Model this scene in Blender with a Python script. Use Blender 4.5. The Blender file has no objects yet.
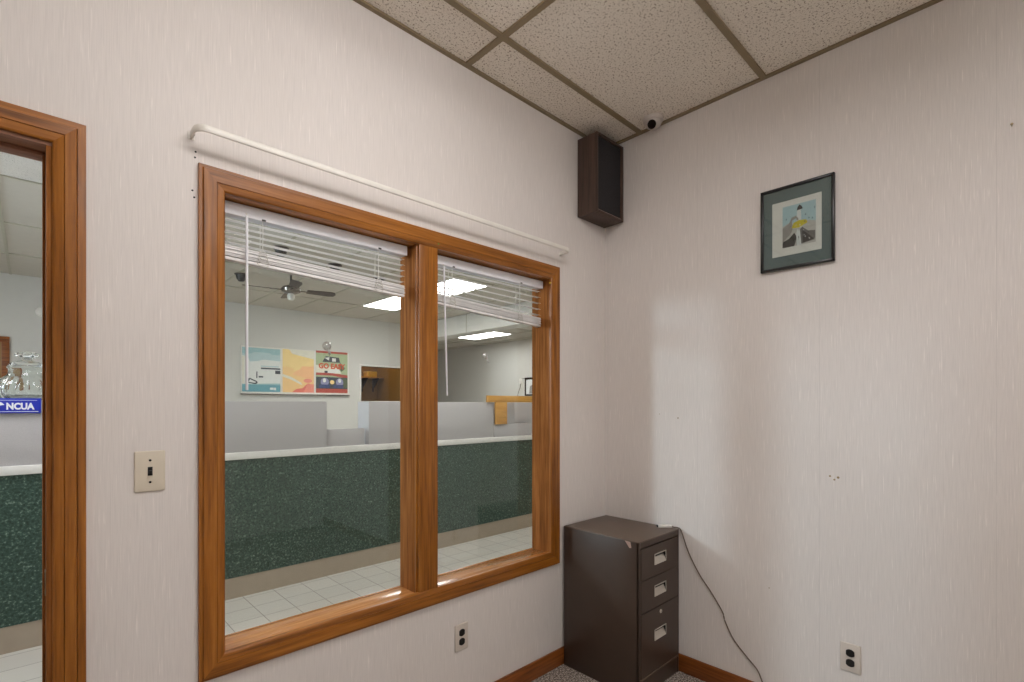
import bpy, bmesh, math, random
from mathutils import Vector, Matrix
random.seed(7)
S = bpy.context.scene
COL = S.collection
PI = math.pi

# ------------------------------------------------------------------ materials
def lin(c):
    return tuple(((v / 255) / 12.92 if v / 255 <= 0.04045 else ((v / 255 + 0.055) / 1.055) ** 2.4) for v in c) + (1,)

def newmat(name):
    m = bpy.data.materials.new(name); m.use_nodes = True
    nt = m.node_tree
    b = nt.nodes['Principled BSDF']
    return m, nt, b

def setin(b, **k):
    for key, v in k.items():
        key = key.replace('_', ' ')
        if key in b.inputs:
            b.inputs[key].default_value = v

def N(nt, t, **k):
    n = nt.nodes.new(t)
    for a, v in k.items(): setattr(n, a, v)
    return n

def coords(nt, scale=(1, 1, 1), loc=(0, 0, 0)):
    tc = N(nt, 'ShaderNodeTexCoord'); mp = N(nt, 'ShaderNodeMapping')
    mp.inputs['Scale'].default_value = scale; mp.inputs['Location'].default_value = loc
    nt.links.new(tc.outputs['Object'], mp.inputs['Vector'])
    return mp.outputs['Vector']

def noise(nt, vec, scale, detail=3, rough=0.5):
    n = N(nt, 'ShaderNodeTexNoise'); n.inputs['Scale'].default_value = scale
    n.inputs['Detail'].default_value = detail; n.inputs['Roughness'].default_value = rough
    nt.links.new(vec, n.inputs['Vector'])
    return n.outputs['Fac']

def ramp(nt, fac, stops):
    r = N(nt, 'ShaderNodeValToRGB')
    el = r.color_ramp.elements
    while len(el) < len(stops): el.new(0.5)
    for e, (p, c) in zip(el, stops): e.position = p; e.color = c
    nt.links.new(fac, r.inputs['Fac'])
    return r.outputs['Color']

def mix(nt, fac, a, b, mode='MIX'):
    m = N(nt, 'ShaderNodeMix', data_type='RGBA', blend_type=mode)
    for sock, v in ((m.inputs[0], fac), (m.inputs[6], a), (m.inputs[7], b)):
        if hasattr(v, 'is_output'): nt.links.new(v, sock)
        else: sock.default_value = v
    return m.outputs[2]

def bump(nt, b, h, strength=0.2, dist=0.002):
    bp = N(nt, 'ShaderNodeBump'); bp.inputs['Strength'].default_value = strength
    bp.inputs['Distance'].default_value = dist
    nt.links.new(h, bp.inputs['Height']); nt.links.new(bp.outputs['Normal'], b.inputs['Normal'])

def plain(name, rgb, rough=0.5, metal=0.0, spec=0.5, var=0.04, **k):
    m, nt, b = newmat(name)
    v = coords(nt)
    f = noise(nt, v, 14, 3)
    c = lin(rgb)
    lo = tuple(x * (1 - var) for x in c[:3]) + (1,); hi = tuple(min(1, x * (1 + var)) for x in c[:3]) + (1,)
    nt.links.new(ramp(nt, f, [(0.3, lo), (0.7, hi)]), b.inputs['Base Color'])
    setin(b, Roughness=rough, Metallic=metal, Specular_IOR_Level=spec, **k)
    return m

def wood(name, axis, dark, mid, light, rough=0.36, coat=0.12, scale=1.0, knots=True):
    m, nt, b = newmat(name)
    sc = [38 * scale] * 3; sc[axis] = 1.6 * scale
    v = coords(nt, sc)
    grain = noise(nt, v, 2.2, 6, 0.62)
    sc2 = [9.0] * 3; sc2[axis] = 1.3
    fig = noise(nt, coords(nt, sc2, (3.1, 1.7, 0.4)), 1.6, 3, 0.5)
    c1 = ramp(nt, grain, [(0.28, lin(dark)), (0.5, lin(mid)), (0.75, lin(light))])
    c2 = ramp(nt, fig, [(0.3, (0.80, 0.76, 0.70, 1)), (0.65, (1.06, 1.05, 1.03, 1))])
    col = mix(nt, 1.0, c1, c2, 'MULTIPLY')
    nt.links.new(col, b.inputs['Base Color'])
    setin(b, Roughness=rough, Coat_Weight=coat, Coat_Roughness=0.15, Specular_IOR_Level=0.4)
    bump(nt, b, grain, 0.05, 0.001)
    return m

def wallpaper(name, axis, base, seam_at, pitch):
    """vertically streaked embossed wallpaper; axis = horizontal axis of the wall"""
    m, nt, b = newmat(name)
    sc = [230, 230, 230]; sc[2] = 9
    n1 = noise(nt, coords(nt, sc), 1.0, 2, 0.5)
    sc2 = [420, 420, 420]; sc2[2] = 11
    n2 = noise(nt, coords(nt, sc2, (5, 9, 2)), 1.0, 1, 0.5)
    n3 = noise(nt, coords(nt, (1.3, 1.3, 0.9)), 1.0, 3, 0.5)
    c = lin(base)
    def k(f, t=(1, 1, 1)): return tuple(min(1, x * f * y) for x, y in zip(c[:3], t)) + (1,)
    c1 = ramp(nt, n1, [(0.25, k(0.955)), (0.48, k(1.0)), (0.63, k(1.0)), (0.70, k(1.13))])
    c2 = ramp(nt, n2, [(0.28, (0.95, 0.95, 0.95, 1)), (0.5, (1, 1, 1, 1)), (0.75, (1.03, 1.03, 1.03, 1))])
    c3 = ramp(nt, n3, [(0.3, (0.97, 0.965, 0.955, 1)), (0.7, (1.02, 1.02, 1.025, 1))])
    col = mix(nt, 1.0, mix(nt, 1.0, c1, c2, 'MULTIPLY'), c3, 'MULTIPLY')
    # hairline seams between the drops of paper
    tc = N(nt, 'ShaderNodeTexCoord'); sp = N(nt, 'ShaderNodeSeparateXYZ')
    nt.links.new(tc.outputs['Object'], sp.inputs[0])
    def math_(op, a, bval=None, cval=None):
        q = N(nt, 'ShaderNodeMath', operation=op)
        for i, val in enumerate((a, bval, cval)):
            if val is None: continue
            if hasattr(val, 'is_output'): nt.links.new(val, q.inputs[i])
            else: q.inputs[i].default_value = val
        return q.outputs[0]
    d = math_('SUBTRACT', sp.outputs[axis], seam_at)
    pp = math_('PINGPONG', d, pitch / 2)
    seam = math_('LESS_THAN', pp, 0.0011)
    col = mix(nt, math_('MULTIPLY', seam, 0.06 if axis == 0 else 0.16), col, k(0.45))
    nt.links.new(col, b.inputs['Base Color'])
    setin(b, Roughness=0.62, Specular_IOR_Level=0.25)
    bump(nt, b, n2, 0.12, 0.001)
    return m

def ceiling_tile(name, base, pit, dens=0.36, axis_scale=(1, 1, 1)):
    m, nt, b = newmat(name)
    v = coords(nt, (120, 120, 120))
    n = noise(nt, v, 1.0, 4, 0.62)
    v2 = coords(nt, (260, 260, 260), (3, 4, 5))
    n2 = noise(nt, v2, 1.0, 2, 0.5)
    big = noise(nt, coords(nt), 1.5, 2)
    c1 = ramp(nt, n, [(dens - 0.03, lin(pit)), (dens + 0.03, lin(base))])
    c2 = ramp(nt, n2, [(0.3, (0.86, 0.85, 0.83, 1)), (0.6, (1.03, 1.03, 1.03, 1))])
    c3 = ramp(nt, big, [(0.3, (0.95, 0.94, 0.93, 1)), (0.7, (1.02, 1.02, 1.02, 1))])
    nt.links.new(mix(nt, 1, mix(nt, 1, c1, c2, 'MULTIPLY'), c3, 'MULTIPLY'), b.inputs['Base Color'])
    setin(b, Roughness=0.9, Specular_IOR_Level=0.1)
    bump(nt, b, n, 0.35, 0.004)
    return m

def speckle(name, stops, scale, rough=0.5, bumpy=0.0, detail=3, spec=0.4, dist=0.004):
    m, nt, b = newmat(name)
    n = noise(nt, coords(nt), scale, detail, 0.65)
    nt.links.new(ramp(nt, n, [(p, lin(c)) for p, c in stops]), b.inputs['Base Color'])
    setin(b, Roughness=rough, Specular_IOR_Level=spec)
    if bumpy: bump(nt, b, n, bumpy, dist)
    return m

def emit(name, rgb, strength):
    m, nt, b = newmat(name)
    setin(b, Base_Color=(0.8, 0.8, 0.8, 1), Roughness=0.5)
    b.inputs['Emission Color'].default_value = rgb + (1,) if len(rgb) == 3 else rgb
    b.inputs['Emission Strength'].default_value = strength
    n = noise(nt, coords(nt), 60, 1)
    nt.links.new(ramp(nt, n, [(0.2, (0.78, 0.78, 0.78, 1)), (0.8, (0.82, 0.82, 0.82, 1))]), b.inputs['Base Color'])
    return m

def thin_glass(name, tint=(1, 1, 1), f0=0.045, rough=0.0):
    m, nt, b = newmat(name)
    nt.nodes.remove(b)
    out = nt.nodes['Material Output']
    tr = N(nt, 'ShaderNodeBsdfTransparent'); tr.inputs[0].default_value = tint + (1,)
    gl = N(nt, 'ShaderNodeBsdfGlossy'); gl.inputs['Roughness'].default_value = rough
    lw = N(nt, 'ShaderNodeLayerWeight'); lw.inputs['Blend'].default_value = 0.5
    p = N(nt, 'ShaderNodeMath', operation='POWER'); p.inputs[1].default_value = 4.0
    nt.links.new(lw.outputs['Facing'], p.inputs[0])
    ma = N(nt, 'ShaderNodeMath', operation='MULTIPLY_ADD'); ma.inputs[1].default_value = 1 - f0; ma.inputs[2].default_value = f0
    nt.links.new(p.outputs[0], ma.inputs[0])
    mx = N(nt, 'ShaderNodeMixShader')
    nt.links.new(ma.outputs[0], mx.inputs[0]); nt.links.new(tr.outputs[0], mx.inputs[1]); nt.links.new(gl.outputs[0], mx.inputs[2])
    nt.links.new(mx.outputs[0], out.inputs['Surface'])
    return m

M = {}
M['paperA'] = wallpaper('wallpaper_window_side', 0, (223, 217, 213), -0.25, 0.53)
M['paperB'] = wallpaper('wallpaper_picture_side', 1, (223, 217, 213), -0.55, 0.53)
WD, WM, WL = (100, 56, 12), (148, 90, 26), (178, 116, 48)
M['wood_x'] = wood('oak_stain_along_x', 0, WD, WM, WL)
M['wood_y'] = wood('oak_stain_along_y', 1, WD, WM, WL)
M['wood_z'] = wood('oak_stain_along_z', 2, WD, WM, WL)
M['jamb_x'] = wood('sill_wood', 0, (150, 96, 50), (186, 128, 76), (204, 150, 98), rough=0.16, coat=0.6)
M['jamb_z'] = wood('jamb_wood', 2, (104, 62, 28), (146, 92, 46), (178, 120, 68), rough=0.8, coat=0.0)
M['jamb_z'].node_tree.nodes['Principled BSDF'].inputs['Specular IOR Level'].default_value = 0.12
M['header_dark'] = wood('door_header_wood', 0, (110, 72, 52), (142, 98, 74), (164, 118, 92), rough=0.5, coat=0)
M['base_x'] = wood('baseboard_x', 0, (92, 48, 14), (136, 76, 30), (160, 96, 44), rough=0.4)
M['base_y'] = wood('baseboard_y', 1, (92, 48, 14), (136, 76, 30), (160, 96, 44), rough=0.4)
M['tile'] = ceiling_tile('mineral_fibre_tile', (240, 234, 224), (160, 146, 130), 0.41)
M['tee'] = plain('olive_tee_bar', (136, 120, 92), 0.45)
M['carpet'] = speckle('carpet_pile', [(0.30, (52, 45, 41)), (0.47, (122, 110, 102)), (0.62, (206, 196, 186))], 120, 0.95, 0.8, 2, 0.1)
M['paint'] = plain('lobby_paint', (206, 204, 198), 0.7, var=0.015)
M['lobby_tile'] = plain('lobby_ceiling_panel', (192, 186, 175), 0.85, var=0.02)
M['lobby_tile_f'] = ceiling_tile('lobby_fissured_tile', (216, 212, 206), (140, 136, 130), 0.37)
M['lobby_tee'] = plain('lobby_tee_bar', (172, 167, 150), 0.5)
M['bounce_white'] = plain('bounce_wall_paint', (238, 236, 232), 0.7, var=0.01)  # unseen walls whitened to bounce more light into the room
M['white'] = plain('white_enamel', (226, 222, 215), 0.35)
M['camera_white'] = plain('camera_shell', (196, 188, 182), 0.4)  # shell colour greyed to stand in for shade near the corner
M['rod'] = plain('ivory_enamel', (228, 224, 216), 0.3)
M['blind'] = plain('white_aluminium_slat', (240, 239, 238), 0.4)
M['blind_rail'] = plain('white_head_rail', (232, 233, 238), 0.35)
M['cordw'] = plain('white_cord', (220, 218, 212), 0.8)
M['ivory'] = plain('ivory_plastic', (214, 204, 186), 0.4)
M['ivoryB'] = plain('pale_plastic', (208, 198, 188), 0.4)
M['black'] = plain('black_plastic', (22, 20, 19), 0.4)
M['lens'] = plain('lens_dark', (24, 18, 16), 0.8, spec=0.1)
M['slot'] = plain('slot_dark', (8, 8, 8), 0.7)
M['brownmetal'] = plain('brown_enamelled_steel', (66, 52, 43), 0.38, spec=0.5, var=0.05)
M['browntop'] = plain('brown_enamelled_top', (92, 76, 64), 0.42, spec=0.5, var=0.05)
M['chrome'] = plain('satin_pull', (206, 200, 190), 0.3, 0.35)
M['darkrec'] = plain('recess_shade', (24, 20, 18), 0.6)  # dark colour standing in for shade inside the pulls and behind the drawers
M['walnut'] = wood('dark_walnut', 2, (54, 40, 34), (78, 60, 52), (94, 74, 66), rough=0.5, coat=0)
M['grille'] = speckle('speaker_cloth', [(0.35, (42, 41, 42)), (0.65, (64, 62, 64))], 500, 0.95, 0.2, 2, 0.1)
M['mat_board'] = speckle('slate_mat_board', [(0.3, (98, 112, 114)), (0.7, (110, 124, 126))], 400, 0.9, 0, 2, 0.1)
M['frame_black'] = plain('black_moulding', (24, 24, 25), 0.3)
M['paper_white'] = plain('white_paper', (222, 224, 222), 0.8)
M['glass'] = thin_glass('window_glass', (0.955, 0.965, 0.95), 0.036)
M['glass_clear'] = thin_glass('clear_plastic', (0.96, 0.97, 0.96), 0.38, 0.18)
M['brass'] = plain('worn_brass', (168, 150, 118), 0.35, 0.8)
M['fan_wood'] = plain('fan_blade_brown', (62, 50, 44), 0.45)
M['fan_metal'] = plain('fan_motor_metal', (120, 112, 104), 0.25, 0.8)
M['frost'] = plain('frosted_glass', (224, 222, 214), 0.3)
M['green'] = speckle('green_laminate', [(0.34, (30, 48, 40)), (0.48, (48, 70, 61)), (0.58, (64, 87, 76)), (0.70, (136, 154, 141))], 72, 0.42, 0.0, 5)
M['toe'] = plain('taupe_base', (164, 150, 134), 0.6)
M['ledge'] = plain('white_laminate_edge', (222, 220, 216), 0.35)
M['screen'] = speckle('grey_fabric_panel', [(0.3, (176, 173, 174)), (0.7, (190, 187, 188))], 300, 0.9, 0.1, 2, 0.1)
M['yellowwood'] = wood('honey_wood', 0, (190, 136, 56), (210, 156, 74), (222, 174, 96), rough=0.4)
M['brownroom'] = plain('brown_panelling', (150, 116, 72), 0.7)
M['yellowpaint'] = plain('yellow_box_card', (226, 184, 70), 0.6)
M['bluesign'] = plain('sign_blue', (22, 44, 172), 0.4)
M['signwhite'] = plain('sign_white', (232, 234, 240), 0.5)
M['plug'] = plain('filled_hole', (150, 128, 92), 0.8)
M['tape'] = plain('pale_tape', (176, 150, 138), 0.5)
M['lightroom'] = emit('room_diffuser', (1.0, 0.968, 0.955), 10.8)
M['lightlobby'] = emit('lobby_diffuser', (1.0, 0.99, 0.98), 15.5)
M['lightbright'] = emit('lobby_cool_diffuser', (0.95, 0.97, 1.0), 18.0)
M['lightwarm'] = emit('store_fill_glow', (1.0, 0.82, 0.45), 9.0)
M['cordbrown'] = plain('brown_cord', (104, 88, 74), 0.6)
M['pushgreen'] = plain('green_pin', (60, 150, 60), 0.4)
M['pushyellow'] = plain('yellow_pin', (220, 180, 30), 0.4)
def floor_tiles():
    m, nt, b = newmat('lobby_floor_tile')
    br = N(nt, 'ShaderNodeTexBrick'); br.offset = 0; br.squash = 1
    nt.links.new(coords(nt, (1, 1, 1), (0.1, 0.1, 0)), br.inputs['Vector'])
    br.inputs['Scale'].default_value = 1; br.inputs['Mortar Size'].default_value = 0.0028
    br.inputs['Mortar Smooth'].default_value = 0.1
    br.inputs['Brick Width'].default_value = 0.2; br.inputs['Row Height'].default_value = 0.2
    br.inputs['Color1'].default_value = lin((204, 200, 192)); br.inputs['Color2'].default_value = lin((196, 192, 184))
    br.inputs['Mortar'].default_value = lin((138, 130, 124))
    nt.links.new(br.outputs['Color'], b.inputs['Base Color'])
    setin(b, Roughness=0.35)
    return m
M['lobby_floor'] = floor_tiles()

# ------------------------------------------------------------------ geometry helpers
class MB:
    """one mesh collected from shapes; faces carry material slots"""
    def __init__(self): self.bm = bmesh.new(); self.mats = []
    def slot(self, m):
        if m not in self.mats: self.mats.append(m)
        return self.mats.index(m)
    def add(self, tb, mat, smooth=False, mx=None):
        i = self.slot(mat)
        if mx is not None: bmesh.ops.transform(tb, matrix=mx, verts=tb.verts)
        mp = {}
        for v in tb.verts: mp[v] = self.bm.verts.new(v.co)
        for f in tb.faces:
            try: nf = self.bm.faces.new([mp[v] for v in f.verts])
            except ValueError: continue
            nf.material_index = i; nf.smooth = smooth
        tb.free()
    def box(self, x0, x1, y0, y1, z0, z1, mat, bev=0.0, seg=2, mx=None):
        tb = bmesh.new()
        bmesh.ops.create_cube(tb, size=1)
        for v in tb.verts:
            v.co = Vector(((x0 + x1) / 2 + v.co.x * (x1 - x0), (y0 + y1) / 2 + v.co.y * (y1 - y0), (z0 + z1) / 2 + v.co.z * (z1 - z0)))
        if bev: bmesh.ops.bevel(tb, geom=tb.edges[:], offset=bev, segments=seg, profile=0.5, affect='EDGES')
        self.add(tb, mat, False, mx)
    def poly(self, pts, mat):
        i = self.slot(mat)
        f = self.bm.faces.new([self.bm.verts.new(p) for p in pts]); f.material_index = i
    def prism(self, pts, d, mat):
        """extrude polygon pts by vector d"""
        i = self.slot(mat); d = Vector(d)
        a = [self.bm.verts.new(p) for p in pts]; b = [self.bm.verts.new(Vector(p) + d) for p in pts]
        fs = [self.bm.faces.new(a), self.bm.faces.new(b[::-1])]
        for k in range(len(a)):
            fs.append(self.bm.faces.new((a[k], b[k], b[(k + 1) % len(a)], a[(k + 1) % len(a)])))
        for f in fs: f.material_index = i
    def lathe(self, prof, mat, seg=32, mx=None, rib=None):
        tb = bmesh.new(); rings = []
        for r, z in prof:
            ring = []
            for k in range(seg):
                t = 2 * PI * k / seg
                rr = r * (rib(t, z) if rib else 1)
                ring.append(tb.verts.new((rr * math.cos(t), rr * math.sin(t), z)))
            rings.append(ring)
        for a, b in zip(rings, rings[1:]):
            for k in range(seg): tb.faces.new((a[k], a[(k + 1) % seg], b[(k + 1) % seg], b[k]))
        if prof[0][0] > 1e-5: tb.faces.new(rings[0][::-1])
        if prof[-1][0] > 1e-5: tb.faces.new(rings[-1])
        bmesh.ops.remove_doubles(tb, verts=tb.verts, dist=1e-6)
        self.add(tb, mat, True, mx)
    def tube(self, pts, r, mat, seg=10, section=None):
        """sweep a circle (or section [(u,v)], u sideways, v up) along pts"""
        tb = bmesh.new(); pts = [Vector(p) for p in pts]; rings = []
        sec = section or [(r * math.cos(2 * PI * k / seg), r * math.sin(2 * PI * k / seg)) for k in range(seg)]
        for i, p in enumerate(pts):
            t = (pts[min(i + 1, len(pts) - 1)] - pts[max(i - 1, 0)]).normalized()
            up = Vector((0, 0, 1)) if abs(t.z) < 0.95 else Vector((0, 1, 0))
            s = t.cross(up).normalized(); u = s.cross(t).normalized()
            rings.append([tb.verts.new(p + s * a + u * b) for a, b in sec])
        n = len(sec)
        for a, b in zip(rings, rings[1:]):
            for k in range(n): tb.faces.new((a[k], a[(k + 1) % n], b[(k + 1) % n], b[k]))
        tb.faces.new(rings[0][::-1]); tb.faces.new(rings[-1])
        self.add(tb, mat, True)
    def build(self, name, parent=None, sharp=True):
        bmesh.ops.recalc_face_normals(self.bm, faces=self.bm.faces[:])
        me = bpy.data.meshes.new(name)
        off = WORLD.get(parent, Vector((0, 0, 0))) if parent else Vector((0, 0, 0))
        if parent: bmesh.ops.translate(self.bm, verts=self.bm.verts, vec=-off)
        self.bm.to_mesh(me); self.bm.free()
        for m in self.mats: me.materials.append(m)
        o = bpy.data.objects.new(name, me); COL.objects.link(o)
        if parent:
            o.parent = parent; WORLD[o] = off
        if sharp:
            try: me.set_sharp_from_angle(angle=math.radians(40))
            except Exception: pass
        return o

WORLD = {}
def tag(o, label=None, cat=None, group=None, kind=None):
    if label: o['label'] = label
    if cat: o['category'] = cat
    if group: o['group'] = group
    if kind: o['kind'] = kind
    return o

def thing(name, loc, label, cat, group=None, kind=None):
    o = bpy.data.objects.new(name, None); o.empty_display_size = 0.05
    COL.objects.link(o); o.location = loc; WORLD[o] = Vector(loc)
    return tag(o, label, cat, group, kind)

def structure(name, loc=(0, 0, 0)):
    o = bpy.data.objects.new(name, None); COL.objects.link(o); o.location = loc; WORLD[o] = Vector(loc)
    o['kind'] = 'structure'
    return o

def mb(name, parent, fn):
    b = MB(); fn(b); return b.build(name, parent)

def text_mesh(txt, size, bold=0.0, space=1.0):
    cu = bpy.data.curves.new('txt', 'FONT'); cu.body = txt; cu.size = size; cu.offset = bold
    cu.space_character = space; cu.align_x = 'CENTER'; cu.align_y = 'CENTER'; cu.resolution_u = 3
    o = bpy.data.objects.new('txt', cu); COL.objects.link(o)
    bpy.context.view_layer.update()
    me = bpy.data.meshes.new_from_object(o.evaluated_get(bpy.context.evaluated_depsgraph_get()))
    bpy.data.objects.remove(o)
    tb = bmesh.new(); tb.from_mesh(me); bpy.data.meshes.remove(me)
    return tb

def add_text(b, txt, x, y, z, width, height, mat, bold=0.0, thick=0.0012):
    """lettering facing -y, centred at x,z, stretched to width x height"""
    tb = text_mesh(txt, 1.0, bold)
    xs = [v.co.x for v in tb.verts]; ys = [v.co.y for v in tb.verts]
    cx, cy = (min(xs) + max(xs)) / 2, (min(ys) + max(ys)) / 2
    sx, sy = width / (max(xs) - min(xs)), height / (max(ys) - min(ys))
    for v in tb.verts: v.co = Vector((x + (v.co.x - cx) * sx, y, z + (v.co.y - cy) * sy))
    r = bmesh.ops.extrude_face_region(tb, geom=tb.faces[:])
    for g in r['geom']:
        if isinstance(g, bmesh.types.BMVert): g.co.y -= thick
    b.add(tb, mat)

def casing_side(b, a0, a1, prof, mat):
    """one mitred side: a0,a1 = (outer corner, inward unit) in 3-D; prof = (inset, protrusion to -y)"""
    (p0, i0), (p1, i1) = a0, a1
    A = [b.bm.verts.new(Vector(p0) + Vector(i0) * w + Vector((0, -p, 0))) for w, p in prof]
    B = [b.bm.verts.new(Vector(p1) + Vector(i1) * w + Vector((0, -p, 0))) for w, p in prof]
    k = b.slot(mat)
    for i in range(len(prof) - 1):
        f = b.bm.faces.new((A[i], B[i], B[i + 1], A[i + 1])); f.material_index = k
    for R in (A, B[::-1]):
        f = b.bm.faces.new(R); f.material_index = k

# ------------------------------------------------------------------ dimensions (metres)
CEIL = 2.80
WT = 0.12                       # thickness of the wall with the window
LC = 2.90                       # lobby ceiling
WX0, WX1, WZ0, WZ1 = -2.015, -0.409, 0.531, 2.050     # window casing outer
CW = 0.068
IX0, IX1, IZ0, IZ1 = WX0 + CW, WX1 - CW, 0.597, WZ1 - CW
MX0, MX1 = -1.266, -1.166       # mullion
DX0, DX1, DZ1 = -3.22, -2.3405, 1.987   # door opening

# ------------------------------------------------------------------ room shell
def wall_cells(b, xs, zs, holes, y0, y1, mats):
    """mats: (front -y, back +y, other)"""
    for i in range(len(xs) - 1):
        for j in range(len(zs) - 1):
            cx, cz = (xs[i] + xs[i + 1]) / 2, (zs[j] + zs[j + 1]) / 2
            if any(h[0] < cx < h[1] and h[2] < cz < h[3] for h in holes): continue
            b.box(xs[i], xs[i + 1], y0, y1, zs[j], zs[j + 1], mats[0])
    b.slot(mats[1])
    b.bm.faces.ensure_lookup_table(); b.bm.normal_update()
    for f in b.bm.faces:
        if f.calc_center_median().y > y1 - 1e-4: f.material_index = 1

b = MB()
wall_cells(b, [-4.3, DX0 - 0.01, DX1 + 0.01, WX0 + 0.03, WX1 - 0.03, 0.14], [0, WZ0 + 0.03, DZ1 + 0.01, WZ1 - 0.03, LC],
           [(DX0 - 0.01, DX1 + 0.01, 0, DZ1 + 0.01), (WX0 + 0.03, WX1 - 0.03, WZ0 + 0.03, WZ1 - 0.03)], 0, WT, (M['paperA'], M['paint']))
# old screw holes left of the window
for x, z in ((-2.0205, 2.083), (-2.022, 2.066), (-2.0285, 1.968), (-2.024, 1.949)):
    b.lathe([(0.0028, 0), (0.0024, 0.0012), (0, 0.0012)], M['slot'], 10, Matrix.Translation((x, 0, z)) @ Matrix.Rotation(PI / 2, 4, 'X'))
tag(b.build('wall_left'), kind='structure')
b = MB(); b.box(0, 0.14, -3.6, 0, 0, 2.9, M['paperB'])
for y, z, r in ((-0.448, 1.277, 0.004), (-0.345, 1.296, 0.0025), (-1.134, 1.038, 0.004), (-1.147, 1.048, 0.005), (-1.118, 1.051, 0.004), (-0.883, 0.529, 0.0025)):
    b.lathe([(r, 0), (r * .7, 0.001), (0, 0.001)], M['plug'], 10, Matrix.Translation((0, y, z)) @ Matrix.Rotation(-PI / 2, 4, 'Y'))
tag(b.build('wall_right'), kind='structure')
b = MB(); b.box(-4.3, 0.14, -3.74, -3.6, 0, 2.9, M['bounce_white']); tag(b.build('wall_south'), kind='structure')
b = MB(); b.box(-4.44, -4.3, -3.74, WT, 0, 2.9, M['bounce_white']); tag(b.build('wall_west'), kind='structure')
b = MB(); b.box(-4.44, 0.14, -3.74, 0.0, -0.1, 0, M['carpet']); tag(b.build('floor'), kind='structure')
ceil = structure('ceiling')
b = MB(); b.box(-4.44, 0.14, -3.74, 0.0, CEIL + 0.008, CEIL + 0.08, M['tile']); b.build('ceiling_tiles', ceil)
b = MB()
ty = [-0.238 - 0.626 * k for k in range(6)]; tx = [-1.018 - 1.22 * k for k in range(3)]
for y in ty: b.box(-4.3, 0, y - 0.0125, y + 0.0125, CEIL, CEIL + 0.02, M['tee'])
for x in tx: b.box(x - 0.0125, x + 0.0125, -3.6, 0, CEIL - 0.0004, CEIL + 0.02, M['tee'])
for x0, x1, y0, y1 in ((-4.3, 0, -0.018, 0), (-0.018, 0, -3.6, 0), (-4.3, -4.282, -3.6, 0), (-4.3, 0, -3.6, -3.582)):
    b.box(x0, x1, y0, y1, CEIL - 0.0008, CEIL + 0.02, M['tee'])
# the run of bar along the picture wall is offset where the first tile row starts
b.box(-0.64 - 0.0125, -0.64 + 0.0125, -0.864 - 1.2, -0.864, CEIL - 0.0004, CEIL + 0.004, M['tee']) if False else None
b.build('ceiling_grid', ceil)
BH = 0.088
def bb(name, x0, x1, y0, y1, mat):
    b = MB(); b.box(x0, x1, y0, y1, 0, BH, mat, 0.004); tag(b.build(name), kind='structure')
bb('baseboard_left', DX1 + 0.07, 0.0, -0.012, 0, M['base_x'])
bb('baseboard_right', -0.012, 0, -3.6, -0.012, M['base_y'])

# ------------------------------------------------------------------ window_1
PROF = [(0, 0), (0, 0.012), (0.001, 0.0135), (0.0085, 0.0135), (0.0105, 0.0155), (0.0120, 0.0205), (0.045, 0.0190),
        (0.0458, 0.0165), (0.0468, 0.0180), (0.064, 0.0150), (CW, 0.012), (CW, 0)]
win = structure('window_1', (-1.2, 0, WZ0))
co = {'tl': ((WX0, 0, WZ1), (1, 0, -1)), 'tr': ((WX1, 0, WZ1), (-1, 0, -1)), 'bl': ((WX0, 0, WZ0), (1, 0, 1)), 'br': ((WX1, 0, WZ0), (-1, 0, 1))}
for a, c, m in (('tl', 'tr', 'wood_x'), ('bl', 'br', 'wood_x'), ('tl', 'bl', 'wood_z'), ('tr', 'br', 'wood_z')):
    b = MB(); casing_side(b, co[a], co[c], PROF, M[m]); b.build('casing', win, False)
# lobby-side casing
b = MB()
for x0, x1, z0, z1 in ((WX0, WX1, IZ1 + .015, WZ1), (WX0, WX1, WZ0, IZ0 - .015), (WX0, IX0 - .02, IZ0 - .015, IZ1 + .015), (IX1 + .02, WX1, IZ0 - .015, IZ1 + .015)):
    b.box(x0, x1, WT, WT + 0.016, z0, z1, M['wood_x'], 0.003)
b.build('casing', win)
# jamb lining
JT = 0.02
b = MB()
b.box(IX0 - JT, IX0, 0.0, WT, IZ0 - JT, IZ1 + JT, M['jamb_z']); b.box(IX1, IX1 + JT, 0.0, WT, IZ0 - JT, IZ1 + JT, M['jamb_z'])
b.build('jamb', win)
b = MB(); b.box(IX0, IX1, 0.0, WT, IZ1, IZ1 + JT, M['jamb_x']); b.build('head_jamb', win)
b = MB(); b.box(IX0, IX1, -0.004, WT, IZ0 - JT, IZ0 - 0.003, M['jamb_x'], 0.002); b.build('sill', win)
b = MB(); b.box(MX0, MX1 , 0.004, WT, IZ0 - 0.003, IZ1, M['jamb_z'], 0.002); b.box(MX0 - 0.0005, MX1 + 0.0005, 0.0, 0.010, IZ0 - 0.003, IZ1, M['wood_z'], 0.002)
b.box(MX0 + 0.007, MX1 - 0.002, -0.011, 0.003, IZ0 - 0.006, IZ1 + 0.004, M['wood_z'], 0.0035)
b.build('mullion', win)
GY = 0.108
for x0, x1 in ((IX0, MX0), (MX1, IX1)):
    b = MB()
    s = 0.0035
    for q in ((x0, x1, IZ0 - 0.003, IZ0 + s - 0.004, 'jamb_x'), (x0, x1, IZ1 - s, IZ1, 'jamb_x')):
        b.box(q[0], q[1], GY + 0.004, GY + 0.012, q[2], q[3], M[q[4]], 0.002)
    b.build('glazing_bead', win)
    b = MB(); b.box(x0 - 0.004, x1 + 0.004, GY - 0.0025, GY + 0.0025, IZ0 - 0.002, IZ1 - 0.001, M['glass']); b.build('pane', win)

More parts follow.
